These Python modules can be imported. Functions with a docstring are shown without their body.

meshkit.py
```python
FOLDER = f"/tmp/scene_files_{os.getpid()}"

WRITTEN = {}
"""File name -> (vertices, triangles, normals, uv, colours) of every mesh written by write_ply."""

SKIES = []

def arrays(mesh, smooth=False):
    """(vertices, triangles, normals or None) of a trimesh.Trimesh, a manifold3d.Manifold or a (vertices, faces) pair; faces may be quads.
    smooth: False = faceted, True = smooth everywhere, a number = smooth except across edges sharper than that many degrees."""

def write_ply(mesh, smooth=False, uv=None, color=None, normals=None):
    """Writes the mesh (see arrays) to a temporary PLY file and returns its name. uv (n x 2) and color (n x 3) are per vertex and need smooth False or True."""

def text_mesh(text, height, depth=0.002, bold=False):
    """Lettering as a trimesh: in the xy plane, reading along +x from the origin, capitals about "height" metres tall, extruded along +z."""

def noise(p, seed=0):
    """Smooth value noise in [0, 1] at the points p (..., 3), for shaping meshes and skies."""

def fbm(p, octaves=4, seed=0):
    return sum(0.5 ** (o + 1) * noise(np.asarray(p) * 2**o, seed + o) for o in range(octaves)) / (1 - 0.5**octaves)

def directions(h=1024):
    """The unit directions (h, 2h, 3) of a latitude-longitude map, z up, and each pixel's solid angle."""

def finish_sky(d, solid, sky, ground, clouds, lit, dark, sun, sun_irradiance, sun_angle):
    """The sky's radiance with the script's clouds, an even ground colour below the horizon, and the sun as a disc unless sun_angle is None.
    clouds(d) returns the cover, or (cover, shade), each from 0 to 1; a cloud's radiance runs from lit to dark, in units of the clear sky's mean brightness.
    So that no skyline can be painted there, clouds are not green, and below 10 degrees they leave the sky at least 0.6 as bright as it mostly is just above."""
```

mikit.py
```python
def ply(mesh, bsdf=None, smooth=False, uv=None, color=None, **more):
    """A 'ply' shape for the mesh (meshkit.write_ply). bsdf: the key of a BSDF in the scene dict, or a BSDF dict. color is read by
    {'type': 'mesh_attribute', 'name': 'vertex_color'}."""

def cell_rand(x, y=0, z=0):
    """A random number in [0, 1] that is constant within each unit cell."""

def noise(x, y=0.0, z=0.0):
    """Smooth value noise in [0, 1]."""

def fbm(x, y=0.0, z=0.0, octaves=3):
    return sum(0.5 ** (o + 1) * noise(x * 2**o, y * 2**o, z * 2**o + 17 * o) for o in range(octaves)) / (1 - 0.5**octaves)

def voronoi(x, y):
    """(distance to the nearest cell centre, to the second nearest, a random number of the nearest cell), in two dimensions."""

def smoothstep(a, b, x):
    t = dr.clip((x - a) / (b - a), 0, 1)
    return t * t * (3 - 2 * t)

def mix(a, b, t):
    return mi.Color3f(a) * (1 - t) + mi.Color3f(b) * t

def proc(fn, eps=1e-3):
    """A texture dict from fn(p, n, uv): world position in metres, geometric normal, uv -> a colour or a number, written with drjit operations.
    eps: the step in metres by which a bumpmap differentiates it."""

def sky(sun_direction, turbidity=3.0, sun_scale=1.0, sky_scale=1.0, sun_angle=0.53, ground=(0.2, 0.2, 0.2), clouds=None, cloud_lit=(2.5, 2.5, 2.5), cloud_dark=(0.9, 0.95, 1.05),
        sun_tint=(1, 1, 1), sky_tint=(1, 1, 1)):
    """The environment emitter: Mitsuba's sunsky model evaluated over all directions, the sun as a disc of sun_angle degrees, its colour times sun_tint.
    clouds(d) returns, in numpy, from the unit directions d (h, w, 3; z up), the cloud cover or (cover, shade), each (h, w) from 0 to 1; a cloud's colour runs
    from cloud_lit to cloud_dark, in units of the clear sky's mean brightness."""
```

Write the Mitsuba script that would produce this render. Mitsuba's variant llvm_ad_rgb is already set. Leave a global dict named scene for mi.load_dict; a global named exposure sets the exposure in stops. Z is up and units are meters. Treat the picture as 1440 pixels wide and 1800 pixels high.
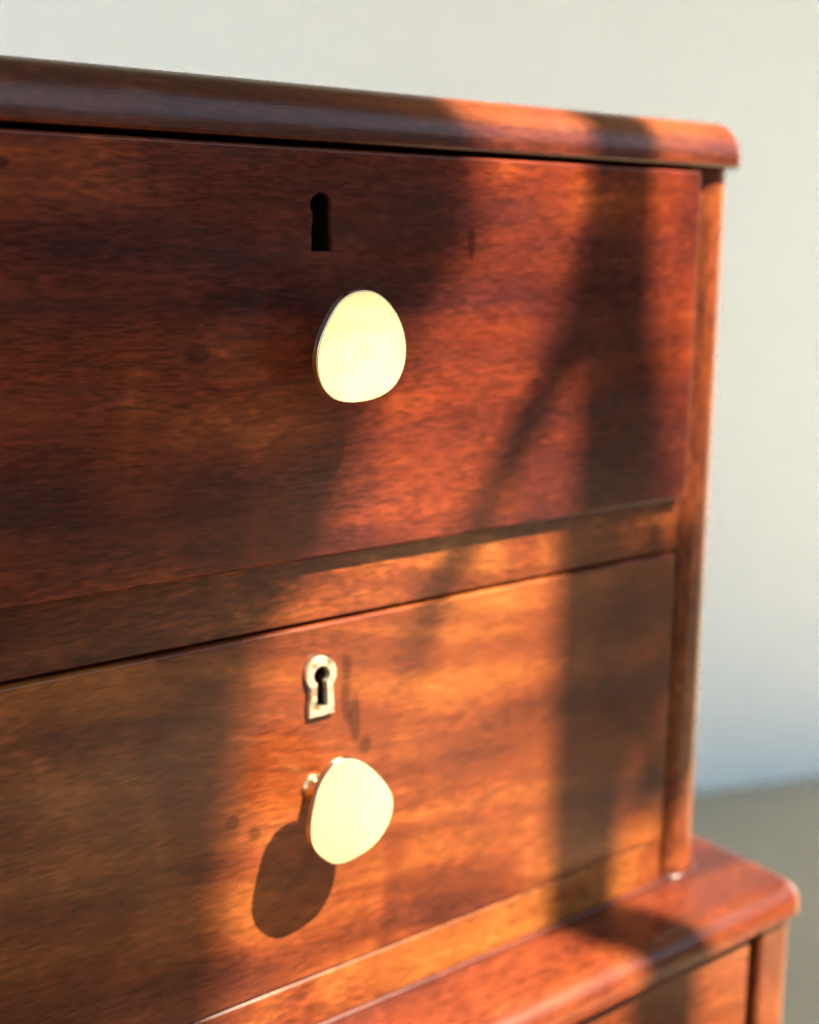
import math, random
import numpy as np
import trimesh
import mitsuba as mi
import drjit as dr
import manifold3d as m3
from shapely.geometry import Polygon, Point, LineString, box as sbox
from shapely.geometry.polygon import orient
from scipy.interpolate import splprep, splev
import mikit
from mikit import noise, fbm, smoothstep, mix, proc

T = mi.ScalarTransform4f
rng = np.random.default_rng(7)
random.seed(7)

# ---------------------------------------------------------------- camera, daylight, exposure
# local chest coordinates: x to the right along the front, y into the chest, z up from the top of the upper drawer; H lifts it onto the floor
H = 0.8863
CAM = np.array([-0.2547, -0.3924, -0.0363 + H])
FWD = np.array([0.5884, 0.7831, -0.2012])
UP = -np.array([-0.1173, -0.1635, -0.9795])
SUN = np.array([0.233, -0.540, 0.809])
exposure = 4.22
scene = {"type": "scene"}
scene["camera"] = {
    "type": "thinlens", "fov": math.degrees(2 * math.atan(720 / 2225)), "fov_axis": "x",
    "aperture_radius": 0.0042, "focus_distance": 0.425, "near_clip": 0.02, "far_clip": 200.0,
    "to_world": T().look_at(origin=CAM.tolist(), target=(CAM + FWD).tolist(), up=UP.tolist())}
scene["daylight"] = mikit.sky(SUN, turbidity=2.5, sky_scale=0.65, sky_tint=(1.12, 1.0, 0.80), ground=(0.16, 0.15, 0.13))
labels = {}


def obj(key, mesh, bsdf, smooth=False, **kw):
    base, n = key, 0
    while key in scene:
        n += 1
        key = f"{base}_{n:03d}"
    scene[key] = mikit.ply(mesh, bsdf, smooth=smooth, **kw)
    return key


def tag(key, label=None, category=None, kind=None, group=None):
    labels[key] = {k: v for k, v in dict(label=label, category=category, kind=kind, group=group).items() if v}


# ---------------------------------------------------------------- materials
def wood(axis, dark, mid, light, seed, warm=0.5, figure=0.0, mottle=1.0, knots=(), grain=0.42):
    """Polished mahogany: long pores and streaks along the axis, cloudy patches, ripple figure across it."""
    def fn(p, n, uv):
        px, py, pz = p.x, p.y, p.z
        if axis == "z":
            a, b, c = pz, px * 1.0, py * 1.0
        else:
            a, b, c = px, pz, py
        s = seed * 3.7
        bend = (fbm(a * 5 + s, b * 7, c * 5 + s, octaves=2) - 0.5)
        w = b + c * 0.8 + bend * 0.05 + figure * 0.25 * a
        q = b + c * 0.7
        cloud = fbm(a * 9 + s, w * 30 + s, c * 20, octaves=3)
        band = fbm(a * 2.5 + s, w * 75, s + 5, octaves=2)
        streak = fbm(a * 26 + 9 + s, w * 480, s, octaves=2)
        ripple = noise(a * 60 + fbm(a * 20, b * 26, s, octaves=2) * 5, b * 8 + s, s)
        t = cloud * 0.80 * mottle + band * 0.50 + streak * 0.22 + (ripple - 0.5) * 0.30 - 0.27 + (warm - 0.5)
        t = smoothstep(0.05, 0.95, t)
        col = dr.select(t < 0.5, mix(dark, mid, t * 2), mix(mid, light, t * 2 - 1))
        # short fine pores and the silky fleck between them
        fine = 1.1 * noise(a * 260 + s, (q + bend * .02) * 1050, c * 200) + 0.9 * noise(a * 420 + 3 + s, (q + bend * .02) * 1700, s) - 1.0
        fleck = smoothstep(0.45, 0.8, noise(a * 190 + 8 + s, (q + bend * .02) * 520, s + 4)) * smoothstep(0.40, 0.65, fbm(a * 22 + s, w * 55, s + 6, octaves=2))
        col = col * (1.0 + grain * fine) * (1 + 0.42 * fleck)
        fibre = smoothstep(0.46, 0.62, noise(a * 210 + 5 + s, (q + bend * .02) * 1150 + 11, c * 200)) * (0.45 + 0.55 * smoothstep(0.35, 0.6, fbm(a * 26 + s, w * 90, s + 8, octaves=2)))
        col = col * (1.12 - grain * 0.85 * fibre)
        pore = noise(a * 170 + s, (q + bend * .02) * 1500 + 40, c * 200)
        col = col * (1 - 0.20 * smoothstep(0.60, 0.90, pore))
        for (kx, kz, rx, rz, st) in knots:
            d = dr.square((px - kx) / rx) + dr.square((pz - kz) / rz)
            d = d + (fbm(px * 90 + kx * 50, pz * 90, 3, octaves=2) - 0.5) * 1.2
            col = col * (1 - st * (1 - smoothstep(0.15, 1.25, d)))
        return col
    return fn


def pores(axis):
    def fn(p, n, uv):
        a, b, c = (p.z, p.x, p.y) if axis == "z" else (p.x, p.z, p.y)
        return 0.6 * noise(a * 90, (b + c * .7) * 1100, c * 150) + 1.6 * noise(a * 22, b * 70, c * 70) + 5 * noise(a * 5, b * 15, c * 15)
    return fn


PORES_X, PORES_Z = pores("x"), pores("z")
ROUGH = lambda p, n, uv: 0.20 + 0.14 * fbm(p.x * 25, p.y * 25, p.z * 60, octaves=3)


def wood_bsdf(name, axis, *a, spec=0.28, coat=0.12, **kw):
    scene[name] = {"type": "twosided", "bsdf": {"type": "bumpmap", "scale": 0.00004,
        "arbitrary": proc(PORES_Z if axis == "z" else PORES_X, eps=3e-4),
        "bsdf": {"type": "principled", "base_color": proc(wood(axis, *a, **kw)), "roughness": proc(ROUGH),
                 "specular": spec, "clearcoat": coat, "clearcoat_gloss": 0.85}}}


D, M_, L = (0.040, 0.0072, 0.0058), (0.112, 0.0182, 0.0062), (0.240, 0.052, 0.0100)
wood_bsdf("wood_drawer", "x", D, M_, L, 1, warm=0.42, grain=0.38, knots=[(-0.052, H - 0.071, .006, .004, .5), (0.070, H - 0.033, .0018, .006, .55), (-0.1165, H - 0.010, .004, .002, .6)])
wood_bsdf("wood_figured", "x", (0.038, 0.0090, 0.0055), (0.112, 0.0240, 0.0068), (0.225, 0.064, 0.0125), 2, warm=0.52, figure=0.5, grain=0.32,
          knots=[(0.013, H - 0.205, .0035, .016, .6), (0.017, H - 0.219, .003, .012, .55), (0.022, H - 0.232, .004, .004, .5), (-0.040, H - 0.249, .0035, .0032, .45), (-0.030, H - 0.256, .003, .0028, .5)])
wood_bsdf("wood_rail", "x", (0.044, 0.0078, 0.0040), (0.120, 0.0260, 0.0066), (0.255, 0.082, 0.0155), 3, warm=0.55)
wood_bsdf("wood_post", "z", (0.045, 0.0100, 0.0055), (0.120, 0.0280, 0.0080), (0.220, 0.062, 0.0150), 4, warm=0.5, mottle=0.8)
wood_bsdf("wood_moulding", "x", (0.032, 0.0068, 0.0048), (0.085, 0.0165, 0.0060), (0.170, 0.041, 0.0100), 5, warm=0.44, grain=0.34, spec=0.36, coat=0.25)
scene["wood_dark_and_shade"] = {"type": "twosided", "bsdf": {"type": "diffuse", "reflectance": {"type": "rgb", "value": [0.012, 0.006, 0.004]}}}  # back panel wood; the same near-black stands for shade inside the keyholes
scene["brass"] = {"type": "twosided", "bsdf": {"type": "principled", "base_color": {"type": "rgb", "value": [0.94, 0.84, 0.57]}, "metallic": 1.0,
                  "roughness": proc(lambda p, n, uv: 0.16 + 0.08 * fbm(p.x * 200, p.y * 200, p.z * 200, octaves=2)), "specular": 0.5}}
scene["gold_brass"] = {"type": "twosided", "bsdf": {"type": "principled", "base_color": {"type": "rgb", "value": [0.84, 0.62, 0.27]}, "metallic": 1.0, "roughness": 0.24, "specular": 0.5}}
scene["old_brass"] = {"type": "twosided", "bsdf": {"type": "principled", "metallic": 0.85, "specular": 0.5,
                      "base_color": proc(lambda p, n, uv: mix((0.34, 0.27, 0.14), (0.80, 0.73, 0.56), smoothstep(0.28, 0.50, fbm(p.x * 300, p.y * 300, p.z * 300, octaves=3)))),
                      "roughness": proc(lambda p, n, uv: 0.28 + 0.25 * fbm(p.x * 600, p.y * 600, p.z * 600, octaves=2))}}
scene["wall_paint"] = {"type": "twosided", "bsdf": {"type": "principled", "roughness": 0.75, "specular": 0.3,
                       "base_color": proc(lambda p, n, uv: mix((0.765, 0.805, 0.785), (0.795, 0.835, 0.815), fbm(p.x * 2.3, p.y * 2.3, p.z * 2.3, octaves=3)))}}
scene["concrete"] = {"type": "twosided", "bsdf": {"type": "principled", "roughness": 0.6, "specular": 0.4,
                     "base_color": proc(lambda p, n, uv: mix((0.320, 0.278, 0.196), (0.415, 0.367, 0.268), fbm(p.x * 3.1, p.y * 3.1, 0.3, octaves=4)))}}
scene["sun_shade_brown"] = {"type": "twosided", "bsdf": {"type": "diffuse", "reflectance": {"type": "rgb", "value": [0.28, 0.235, 0.20]}}}  # underside of the added overhead slab, kept dark to dim its reflection
scene["added_soil"] = {"type": "twosided", "bsdf": {"type": "diffuse", "reflectance": {"type": "rgb", "value": [0.04, 0.03, 0.022]}}}  # for the added dark ground that soaks up bounce light
scene["bark"] = {"type": "twosided", "bsdf": {"type": "diffuse", "reflectance": {"type": "rgb", "value": [0.09, 0.065, 0.045]}}}
scene["leaf"] = {"type": "twosided", "bsdf": {"type": "diffuse", "reflectance": {"type": "rgb", "value": [0.035, 0.06, 0.02]}}}


# ---------------------------------------------------------------- mesh helpers
def section(g):
    return m3.CrossSection([np.asarray(orient(g).exterior.coords)[:-1]])


def rrect(x0, x1, y0, y1, radii, d, k=10):
    """A rectangle inset by d, corners (x0y0, x1y0, x1y1, x0y1) rounded; always the same number of points."""
    pts = []
    for (cx, cy, sx, sy, a0), r in zip(((x0, y0, 1, 1, 180), (x1, y0, -1, 1, 270), (x1, y1, -1, -1, 0), (x0, y1, 1, -1, 90)), radii):
        rr = max(r - d, 1e-4)
        ox, oy = cx + sx * (d + rr), cy + sy * (d + rr)
        for i in range(k + 1):
            a = math.radians(a0 + 90 * i / k)
            pts.append((ox + rr * math.cos(a), oy + rr * math.sin(a)))
    return np.array(pts)


def stack(loops, zs):
    """Closed solid from loops (n x 2, counter-clockwise) at heights zs."""
    n = len(loops[0])
    v = np.vstack([np.c_[l, np.full(n, z)] for l, z in zip(loops, zs)])
    f = []
    for k in range(len(loops) - 1):
        i = np.arange(n); j = (i + 1) % n
        a, b = k * n, (k + 1) * n
        f += [np.c_[a + i, a + j, b + j], np.c_[a + i, b + j, b + i]]
    v = np.vstack([v, [[*loops[0].mean(0), zs[0]], [*loops[-1].mean(0), zs[-1]]]])
    c0, c1 = len(v) - 2, len(v) - 1
    i = np.arange(n); j = (i + 1) % n
    f += [np.c_[np.full(n, c0), j, i], np.c_[np.full(n, c1), (len(loops) - 1) * n + i, (len(loops) - 1) * n + j]]
    return trimesh.Trimesh(v, np.vstack(f), process=False)


def slab(x0, x1, y0, y1, z0, z1, prof, radii):
    """Horizontal board with a moulded edge: prof is a list of (inset, height fraction)."""
    return up(stack([rrect(x0, x1, y0, y1, radii, d) for d, _ in prof], [z0 + (z1 - z0) * t for _, t in prof]))


def up(mesh):
    mesh.apply_translation([0, 0, H])
    return mesh


def front(x0, x1, z0, z1, yf, yb, r=0.0018, rc=0.0022, cut=None):
    """Drawer front: a board in the x-z plane with its face at yf, edges rounded by r; cut: an outline (x, z) bored through it."""
    t = yb - yf
    prof = [(0, 0)] + [(r * (1 - math.cos(a)), t - r + r * math.sin(a)) for a in np.linspace(0, math.pi / 2, 7)]
    m = stack([rrect(x0, x1, z0, z1, [rc] * 4, d, 5) for d, _ in prof], [h for _, h in prof])
    if cut is not None:
        a = m3.Manifold(m3.Mesh(np.asarray(m.vertices, np.float32), np.asarray(m.faces, np.uint32)))
        assert a.num_tri() > 0, a.status()
        c = section(cut)
        q = t
        b = m3.Manifold.extrude(c, 2 * t).translate([0, 0, -t / 2])
        # the lip of the bore is worn round
        c2 = section(cut.buffer(0.0006))
        c3 = section(cut.buffer(0.00025))
        b = b + m3.Manifold.extrude(c2, t).translate([0, 0, q - 0.0003]) + m3.Manifold.extrude(c3, t).translate([0, 0, q - 0.0008])
        g = (a - b).to_mesh()
        m = trimesh.Trimesh(g.vert_properties[:, :3], g.tri_verts, process=False)
    v = np.array(m.vertices)
    return up(trimesh.Trimesh(np.c_[v[:, 0], yb - v[:, 2], v[:, 1]], m.faces, process=False))


def bevel_box(x0, x1, y0, y1, z0, z1, r=0.0012):
    prof = [(r, 0), (0, r), (0, z1 - z0 - r), (r, z1 - z0)]
    return up(stack([rrect(x0, x1, y0, y1, [r] * 4, d, 3) for d, _ in prof], [z0 + h for _, h in prof]))


def extrude(poly, z0, z1):
    m = trimesh.creation.extrude_polygon(poly, z1 - z0, engine="earcut")
    m.apply_translation([0, 0, z0 + H])
    return m


def tube(path, r, sides=10):
    p = np.asarray(path, float)
    r = np.broadcast_to(r, (len(p),))
    t = np.gradient(p, axis=0); t /= np.linalg.norm(t, axis=1, keepdims=True)
    ref = np.array([0, 0, 1.0]) if abs(t[:, 2]).mean() < 0.8 else np.array([1.0, 0, 0])
    a = np.cross(t, ref); a /= np.linalg.norm(a, axis=1, keepdims=True)
    b = np.cross(a, t)
    ang = np.arange(sides) * 2 * math.pi / sides
    v = (p[:, None] + r[:, None, None] * (np.cos(ang)[None, :, None] * a[:, None] + np.sin(ang)[None, :, None] * b[:, None])).reshape(-1, 3)
    f = []
    for k in range(len(p) - 1):
        i = np.arange(sides); j = (i + 1) % sides
        f += [np.c_[k * sides + i, (k + 1) * sides + j, k * sides + j], np.c_[k * sides + i, (k + 1) * sides + i, (k + 1) * sides + j]]
    i = np.arange(1, sides - 1)
    f += [np.c_[np.zeros_like(i), i, i + 1], (len(p) - 1) * sides + np.c_[np.zeros_like(i), i + 1, i]]
    return trimesh.Trimesh(v, np.vstack(f), process=False)


# ---------------------------------------------------------------- the setting
def wall_y(x):
    return 0.747 - 0.381 * (x - 1.2536) + 0.110


d_ = np.array([1.0, -0.381]) / np.hypot(1, .381)
n_ = np.array([0.381, 1.0]) / np.hypot(1, .381)     # away from the chest
W0 = np.array([1.2536, 0.857])


def obox(c, half_u, v0, v1, z0, z1):
    """box along the wall's direction: centre c on its face line, from v0 to v1 across"""
    q = np.array([c - d_ * half_u + n_ * v0, c + d_ * half_u + n_ * v0, c + d_ * half_u + n_ * v1, c - d_ * half_u + n_ * v1])
    return trimesh.creation.extrude_polygon(Polygon(q), z1 - z0, engine="earcut").apply_translation([0, 0, z0])


fl = trimesh.creation.box([30, 30, 0.1]).apply_translation([0, 0, -0.05])
obj("floor", fl, "concrete")
tag("floor", "beige bare concrete floor behind the chest", "floor", "structure")
dark_ground = [Polygon([(-9, -0.10), (-9, -9), (3.9, -9), (3.9, -6.5), (0.95, -1.78), (0.35, -1.45), (0.10, -1.2), (0.85, -1.06), (0.85, -0.10)]),
       Polygon([(1.05, -0.56), (1.05, -1.20), (6.5, -5.6), (9, -3.46)])]
dark_ground = trimesh.util.concatenate([trimesh.creation.extrude_polygon(g, 0.03, engine="earcut").apply_translation([0, 0, -0.011]) for g in dark_ground])
obj("added_dark_ground", dark_ground, "added_soil")  # added unseen dark ground, shaped to cut bounce onto the chest
tag("added_dark_ground", "added dark ground in front of the chest, out of view, that cuts bounce light", "added_soil", "structure")
obj("wall", obox(W0, 4.0, 0, 0.2, 0.0, 2.5), "wall_paint")
tag("wall", "plain off white painted wall behind the chest of drawers", "wall", "structure")
# added unseen overhead slab that keeps the sun off the wall: its eave runs along the wall
e_ = np.array([0.71, -1.02])
depth = float((W0 - e_) @ n_) + 0.2
obj("added_sun_shade", obox(e_ - d_ * 0.10, 1.75, 0, depth, 2.5, 2.62), "sun_shade_brown")
tag("added_sun_shade", "added grey brown sun shade over the wall, out of view", "added_sun_shade", "structure")

# ---------------------------------------------------------------- chest of drawers
C = "chest_of_drawers"
tag(C, "polished reddish mahogany chest of drawers with egg-shaped brass knobs and moulded ledge", "chest of drawers")
WD, XS = 0.2045, 0.2335              # half width of the drawers, outer face of the stiles
BACK = 0.30
RAILY = 0.0056

quarter = lambda dx, t0: [(0.0012, 0.0), (0.0, 0.05), (0.0, t0)] + [(dx * (1 - math.cos(a)), t0 + (1 - t0) * math.sin(a)) for a in np.linspace(0.12, math.pi / 2, 12)]
obj(f"{C}__top", slab(-0.2375, 0.2375, -0.0012, BACK + .004, 0.0022, 0.0228, quarter(0.0145, 0.16), [.0125, .0125, .002, .002]), "wood_moulding", 35)

def plate(outer, inner, yf, yb, r):
    """Brass keyhole plate standing proud: rounded outer and inner lips."""
    cs = section
    steps = [(r * (1 - math.cos(a)), r * math.sin(a)) for a in np.linspace(0, math.pi / 2, 5)]
    t = yb - yf
    body = None
    prev = 0.0
    for ins, h in steps:
        top = t - r + h
        m = m3.Manifold.extrude(cs(outer.buffer(-ins)) - cs(inner.buffer(ins * 0.6)), top)
        body = m if body is None else body + m
    g = body.to_mesh()
    v = g.vert_properties[:, :3]
    return up(trimesh.Trimesh(np.c_[v[:, 0], yb - v[:, 2], v[:, 1]], g.tri_verts, process=False))


# keyhole outlines (x, z)
def keyhole(cz, r, w0, w1, zb, cx=0.0):
    c = Point(cx, cz).buffer(r, 24)
    s = Polygon([(cx - w0, cz), (cx - w1, zb), (cx + w1, zb), (cx + w0, cz)])
    return c.union(s)


k1 = keyhole(-0.0198, 0.0042, 0.0033, 0.0042, -0.0362)
c1 = [(x + 0.00018 * math.sin(z * 700) + 0.0001 * math.sin(z * 2100 + x * 500), z) for x, z in k1.segmentize(0.001).exterior.coords[:-1]]
obj(f"{C}__drawer", front(-WD, WD, -0.150, 0.0, 0.0, 0.020, r=0.0015, cut=Polygon(c1)), "wood_drawer", 32)
obj(f"{C}__drawer__shade_backing", up(trimesh.creation.box([0.05, 0.002, 0.06]).apply_translation([0, 0.0352, -0.03])), "wood_dark_and_shade")  # black plate added behind the bore to stand for its shade
obj(f"{C}__drawer__keyhole_shade", plate(Polygon(c1).buffer(-0.00004), Polygon(c1).buffer(-0.0003), 0.0016, 0.0335, 0.0001), "wood_dark_and_shade")  # black sleeve added so the bore reads as deep shade
tag(f"{C}__drawer", "upper drawer front with a bare dark keyhole")

Y2 = 0.0050
k2hole = keyhole(-0.1975, 0.0036, 0.0019, 0.0026, -0.2108)
k2plate = keyhole(-0.1972, 0.0070, 0.0049, 0.0060, -0.2141)
obj(f"{C}__drawer", front(-WD, WD, -0.3265, -0.1776, Y2, Y2 + 0.020, r=0.0018, cut=keyhole(-0.1972, 0.00735, 0.00525, 0.00635, -0.2145)), "wood_figured", 32)
tag(f"{C}__drawer_001", "lower drawer front with a brass lined keyhole")
obj(f"{C}__drawer_001__shade_backing", up(trimesh.creation.box([0.05, 0.002, 0.06]).apply_translation([0, Y2 + 0.0352, -0.205])), "wood_dark_and_shade")  # black plate behind the lower bore, shade given as colour


obj(f"{C}__drawer_001__keyhole_shade", plate(k2hole.buffer(-0.00004), k2hole.buffer(-0.0003), Y2 + 0.0005, Y2 + 0.0335, 0.0001), "wood_dark_and_shade")  # black sleeve darkens the lower bore in place of shade
obj(f"{C}__drawer_001__escutcheon", plate(k2plate, k2hole, Y2 - 0.0026, Y2 + 0.010, 0.0008), "old_brass", 50)
tag(f"{C}__drawer_001__escutcheon", "worn brass keyhole plate")

# rails between and under the drawers
obj(f"{C}__rail", bevel_box(-0.2055, 0.2055, RAILY, 0.03, -0.1760, -0.1505, 0.0006), "wood_rail", 32)
obj(f"{C}__rail", bevel_box(-0.2055, 0.1905, RAILY + 0.0004, 0.03, -0.3503, -0.3272, 0.0006), "wood_rail", 32)
obj(f"{C}__rail_block", bevel_box(0.1909, 0.2050, RAILY + 0.0006, 0.03, -0.3503, -0.3270, 0.0006), "wood_rail", 32)
# rounded stiles
def stile_poly(s):
    q = sbox(0.2075, 0.006, XS, 0.05)
    pts = [(0.2075, 0.05)] + [(0.2205 - 0.0130 * math.cos(a), 0.0165 - 0.0123 * math.sin(a) ** 0.85 if math.sin(a) > 0 else 0.0165) for a in np.linspace(0, math.pi, 33)] + [(XS, 0.05)]
    p = Polygon(pts)
    return p if s > 0 else Polygon([(-x, y) for x, y in pts][::-1])


for s in (1, -1):
    obj(f"{C}__stile", extrude(stile_poly(s), -0.3503, 0.0022), "wood_post", 40)
for s in (1, -1):
    obj(f"{C}__side_panel", bevel_box(min(s * .2180, s * .2320), max(s * .2180, s * .2320), 0.0502, BACK, -0.3503, 0.0021), "wood_post", 32)
obj(f"{C}__back_panel", bevel_box(-0.2175, 0.2175, BACK - .012, BACK - .001, -0.3503, 0.0021), "wood_dark_and_shade")

# small bead that runs along the foot of the upper case
path = [(x, RAILY - 0.0005, -0.3502) for x in np.linspace(-0.2055, 0.2045, 60)]
path += [(0.2205 - 0.0142 * math.cos(a), 0.0165 - 0.0136 * max(math.sin(a), 0) ** 0.85, -0.3502) for a in np.linspace(0.45, math.pi, 28)]
path += [(0.2349, y, -0.3502) for y in np.linspace(0.02, BACK, 20)]
obj(f"{C}__bead", up(tube(path, 0.0019, 12)), "wood_moulding", True)

# ledge: the moulded top of the lower case
obj(f"{C}__ledge", slab(-0.2690, 0.2690, -0.0405, BACK + 0.02, -0.3660, -0.3503, quarter(0.0120, 0.22), [.0150, .0150, .002, .002]), "wood_moulding", 35)
# lower case: stiles, rails, two drawers, sides, plinth
YL = -0.0335
FZ = -H
for s in (1, -1):
    a, b = sorted((s * .2365, s * .2625))
    obj(f"{C}__lower_stile", up(stack([rrect(a, b, YL - .001, 0.03, [.006 if s < 0 else .003, .006 if s > 0 else .003, .001, .001], 0)] * 2, [FZ + 0.004, -0.3662])), "wood_post", 40)
    a, b = sorted((s * .2480, s * .2620))
    obj(f"{C}__lower_side_panel", bevel_box(a, b, 0.0302, BACK + .01, FZ + 0.06, -0.3662), "wood_post", 32)
obj(f"{C}__lower_rail", bevel_box(-0.2360, 0.2360, YL + .004, 0.0, -0.3722, -0.3662, 0.0005), "wood_rail", 32)
for z1, z0 in ((-0.3730, -0.5730), (-0.5880, -0.8000)):
    obj(f"{C}__lower_drawer", front(-0.2320, 0.2300, z0, z1, YL, YL + 0.02, r=0.0018), "wood_figured", 32)
obj(f"{C}__lower_rail", bevel_box(-0.2360, 0.2360, YL + .004, 0.0, -0.5872, -0.5738, 0.0005), "wood_rail", 32)
obj(f"{C}__plinth", bevel_box(-0.2360, 0.2360, YL + .001, 0.0, FZ + 0.004, -0.8008, 0.001), "wood_moulding", 32)

# knobs: egg-shaped brass discs on turned stems
EGG1 = [(0.4, 19.6), (7.5, 17.4), (12.9, 12.5), (17.0, 6.0), (19.3, -2.6), (18.7, -8.0), (14.8, -15.2), (7.5, -18.8), (-2.2, -19.9), (-11.0, -18.1), (-16.5, -12.9), (-18.9, -2.8), (-18.1, 2.4), (-14.6, 10.2), (-10.6, 15.9), (-6.0, 18.8)]
EGG2 = [(-1.9, 21.1), (7.0, 16.5), (14.4, 8.4), (18.7, 0.7), (19.1, -3.9), (16.1, -11.2), (10.3, -16.9), (1.0, -20.0), (-7.9, -20.2), (-13.5, -16.4), (-18.1, -10.6), (-19.2, -1.8), (-17.1, 6.7), (-13.9, 14.4), (-9.1, 19.5)]


def egg(pts, n=96):
    p = np.array(pts + pts[:1], float) / 1000
    tck, _ = splprep(p.T, s=1.2e-7, per=True)
    q = np.array(splev(np.linspace(0, 1, n, endpoint=False), tck)).T
    area = 0.5 * np.sum(q[:, 0] * np.roll(q[:, 1], -1) - np.roll(q[:, 0], -1) * q[:, 1])
    return q if area > 0 else q[::-1]


def knob(key, outline, cx, cz, yd, label, tilt, sx=0.0, sz=0.0):
    q = egg(outline)
    t, r = 0.0042, 0.0004
    prof = [(0.0022, 0.0), (0.0007, 0.0004), (0.0, 0.0014)] + [(r * (1 - math.cos(a)), t - r + r * math.sin(a)) for a in np.linspace(0, math.pi / 2, 5)]
    prof += [(r + 0.0002, t), (0.004, t)]
    loops = []
    for d, _ in prof:
        u = q / np.linalg.norm(q, axis=1, keepdims=True)
        loops.append(q - u * d)
    m = stack(loops, [h for _, h in prof])
    v = np.array(m.vertices)
    m = trimesh.Trimesh(np.c_[v[:, 0], -v[:, 2], v[:, 1]], m.faces, process=False)
    m.apply_transform(trimesh.transformations.rotation_matrix(math.radians(tilt), [1, 0, 0]))
    m.apply_translation([cx, yd - 0.0216, cz + H])
    obj(f"{key}__disc", m, "brass", 30)
    h = 0.0222
    prof = [(0.0, -0.001), (0.0050, -0.001), (0.0052, 0.0), (0.0052, 0.0010), (0.0047, 0.0016), (0.0040, 0.0025), (0.0038, 0.005), (0.0038, 0.014), (0.0044, 0.018), (0.006, h), (0.0, h)]
    s = trimesh.creation.revolve(np.array(prof), sections=40)
    v = np.array(s.vertices)
    s = trimesh.Trimesh(np.c_[v[:, 0], -v[:, 2], v[:, 1]], s.faces, process=False)
    s.apply_translation([cx + sx, yd, cz + sz + H])
    obj(f"{key}__stem", s, "gold_brass", 35)
    tag(key, label)


knob(f"{C}__knob", EGG1, 0.0, -0.0684, 0.0, "upper egg-shaped brass knob", 6.0, 0.005, 0.0)
knob(f"{C}__knob_001", EGG2, -0.0018, -0.2445, Y2, "lower tilted egg-shaped brass knob", -2.0, -0.0015, 0.0010)

# ---------------------------------------------------------------- the young tree in front that throws the dappled shade
S = SUN / np.linalg.norm(SUN)


def toward_sun(x, z, t, y=0.0):
    return np.array([x, y, z + H]) + S * t


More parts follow.
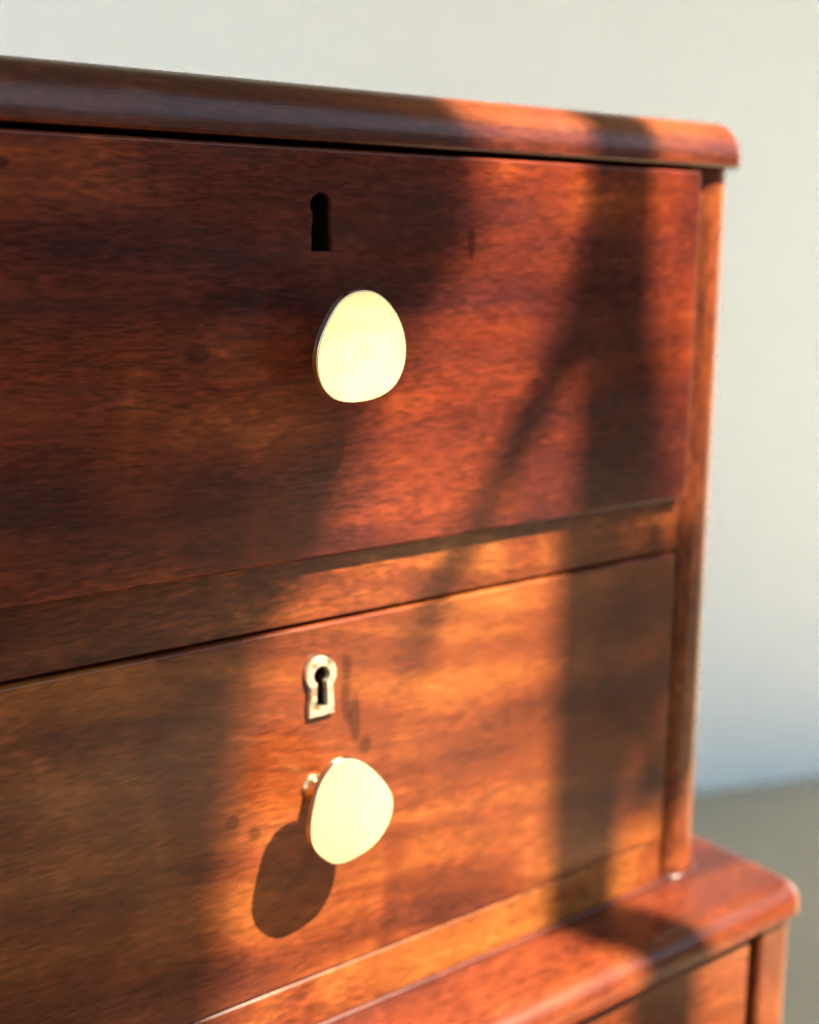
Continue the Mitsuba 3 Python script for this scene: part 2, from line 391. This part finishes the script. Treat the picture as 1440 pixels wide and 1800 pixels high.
tag("tree", "young tree with slender trunk in front of the chest, out of the picture", "tree")
TX, TY = 0.157 + 0.233 / 0.54 * 1.06, -1.06
tp = [(TX + 0.004 * math.sin(z * 2.1), TY + 0.006 * math.cos(z * 1.7), z) for z in np.linspace(0, 2.75, 40)]
obj("tree__trunk", tube(tp, np.linspace(0.030, 0.020, 40), 16), "bark", True)
br = [(0.150, -0.035), (0.125, -0.073), (0.102, -0.099), (0.078, -0.137), (0.060, -0.163), (0.046, -0.184)]
obj("tree__branch", tube([toward_sun(x, z, 2.0 + 0.04 * i) for i, (x, z) in enumerate(br)], np.linspace(0.010, 0.006, len(br)), 10), "bark", True)


def leaf(c, l, w, r):
    u = r.normal(size=3); u /= np.linalg.norm(u)
    k = r.normal(size=3); k = np.cross(u, k); k /= np.linalg.norm(k)
    nn = np.cross(u, k)
    ts = np.array([0, .2, .5, .8, 1.0]); ws = np.array([.02, .7, 1., .6, .02]) * w / 2
    v, f = [], []
    for t_, w_ in zip(ts, ws):
        mid = c + u * (t_ - .5) * l - nn * 0.25 * l * (t_ - .5) ** 2
        v += [mid - k * w_, mid + k * w_]
    for i in range(4):
        f += [(2 * i, 2 * i + 1, 2 * i + 3), (2 * i, 2 * i + 3, 2 * i + 2)]
    return np.array(v), np.array(f)


def foliage(poly, n, t0, t1, r, size=0.055):
    V, F, k = [], [], 0
    x0, z0, x1, z1 = poly.bounds
    done = 0
    while done < n:
        x, z = r.uniform(x0, x1), r.uniform(z0, z1)
        if not poly.contains(Point(x, z)):
            continue
        v, f = leaf(toward_sun(x / 1000, z / 1000, r.uniform(t0, t1)), size * r.uniform(.7, 1.3), size * .5 * r.uniform(.7, 1.2), r)
        V.append(v); F.append(f + k); k += len(v); done += 1
    return trimesh.Trimesh(np.vstack(V), np.vstack(F), process=False)


shade = Polygon([(66, 60), (61, 19), (53, -1), (42, -36), (27, -53), (10, -78), (-4, -99), (-12, -122), (-20, -154), (-34, -171), (-56, -204), (-68, -237), (-80, -283), (-100, -327), (-115, -400), (-420, -480), (-420, 120), (60, 120)])
crown = [foliage(shade, 2600, 1.6, 2.3, rng, 0.05)]
# looser sprays lower down and farther off: a soft edge on the lower drawer and along the right post
crown.append(foliage(Polygon([(-60, -170), (-26, -170), (-38, -205), (-46, -240), (-46, -290), (-50, -350), (-120, -350), (-90, -230)]), 190, 2.4, 3.3, rng, 0.034))
crown.append(foliage(Polygon([(60, 20), (74, 10), (66, -30), (44, -55), (14, -95), (-2, -130), (-16, -160), (-30, -160), (0, -95), (30, -50)]), 60, 2.2, 3.0, rng, 0.026))
crown.append(foliage(Polygon([(118, -40), (140, -30), (140, -95), (126, -90)]), 16, 2.1, 2.7, rng, 0.022))
crown.append(foliage(Polygon([(172, -60), (186, -70), (190, -165), (172, -165)]), 22, 2.2, 2.8, rng, 0.022))
crown.append(foliage(Polygon([(160, -170), (205, -160), (228, -150), (236, -280), (205, -290), (160, -275)]), 150, 1.5, 2.2, rng, 0.03))
obj("tree__crown", trimesh.util.concatenate(crown), "leaf")

# added dark foliage block, out of view: hides low sky, darkens reflections
hb = trimesh.creation.box([14, 1.0, 2.3])
for _ in range(5):
    hb = hb.subdivide()
v = np.array(hb.vertices)
import meshkit
v += (np.stack([meshkit.fbm(v * 2.2 + k * 9, 4, k) for k in range(3)], -1) - 0.5) * 0.5
hb = trimesh.Trimesh(v, hb.faces, process=False)
hb.apply_transform(trimesh.transformations.rotation_matrix(math.radians(25), [0, 0, 1]))
hb.apply_translation([3.2, -5.2, 1.1])
obj("added_sky_block", hb, "leaf", True)
tag("added_sky_block", "added dark green block, out of view, that hides low sky", "added_sky_block")
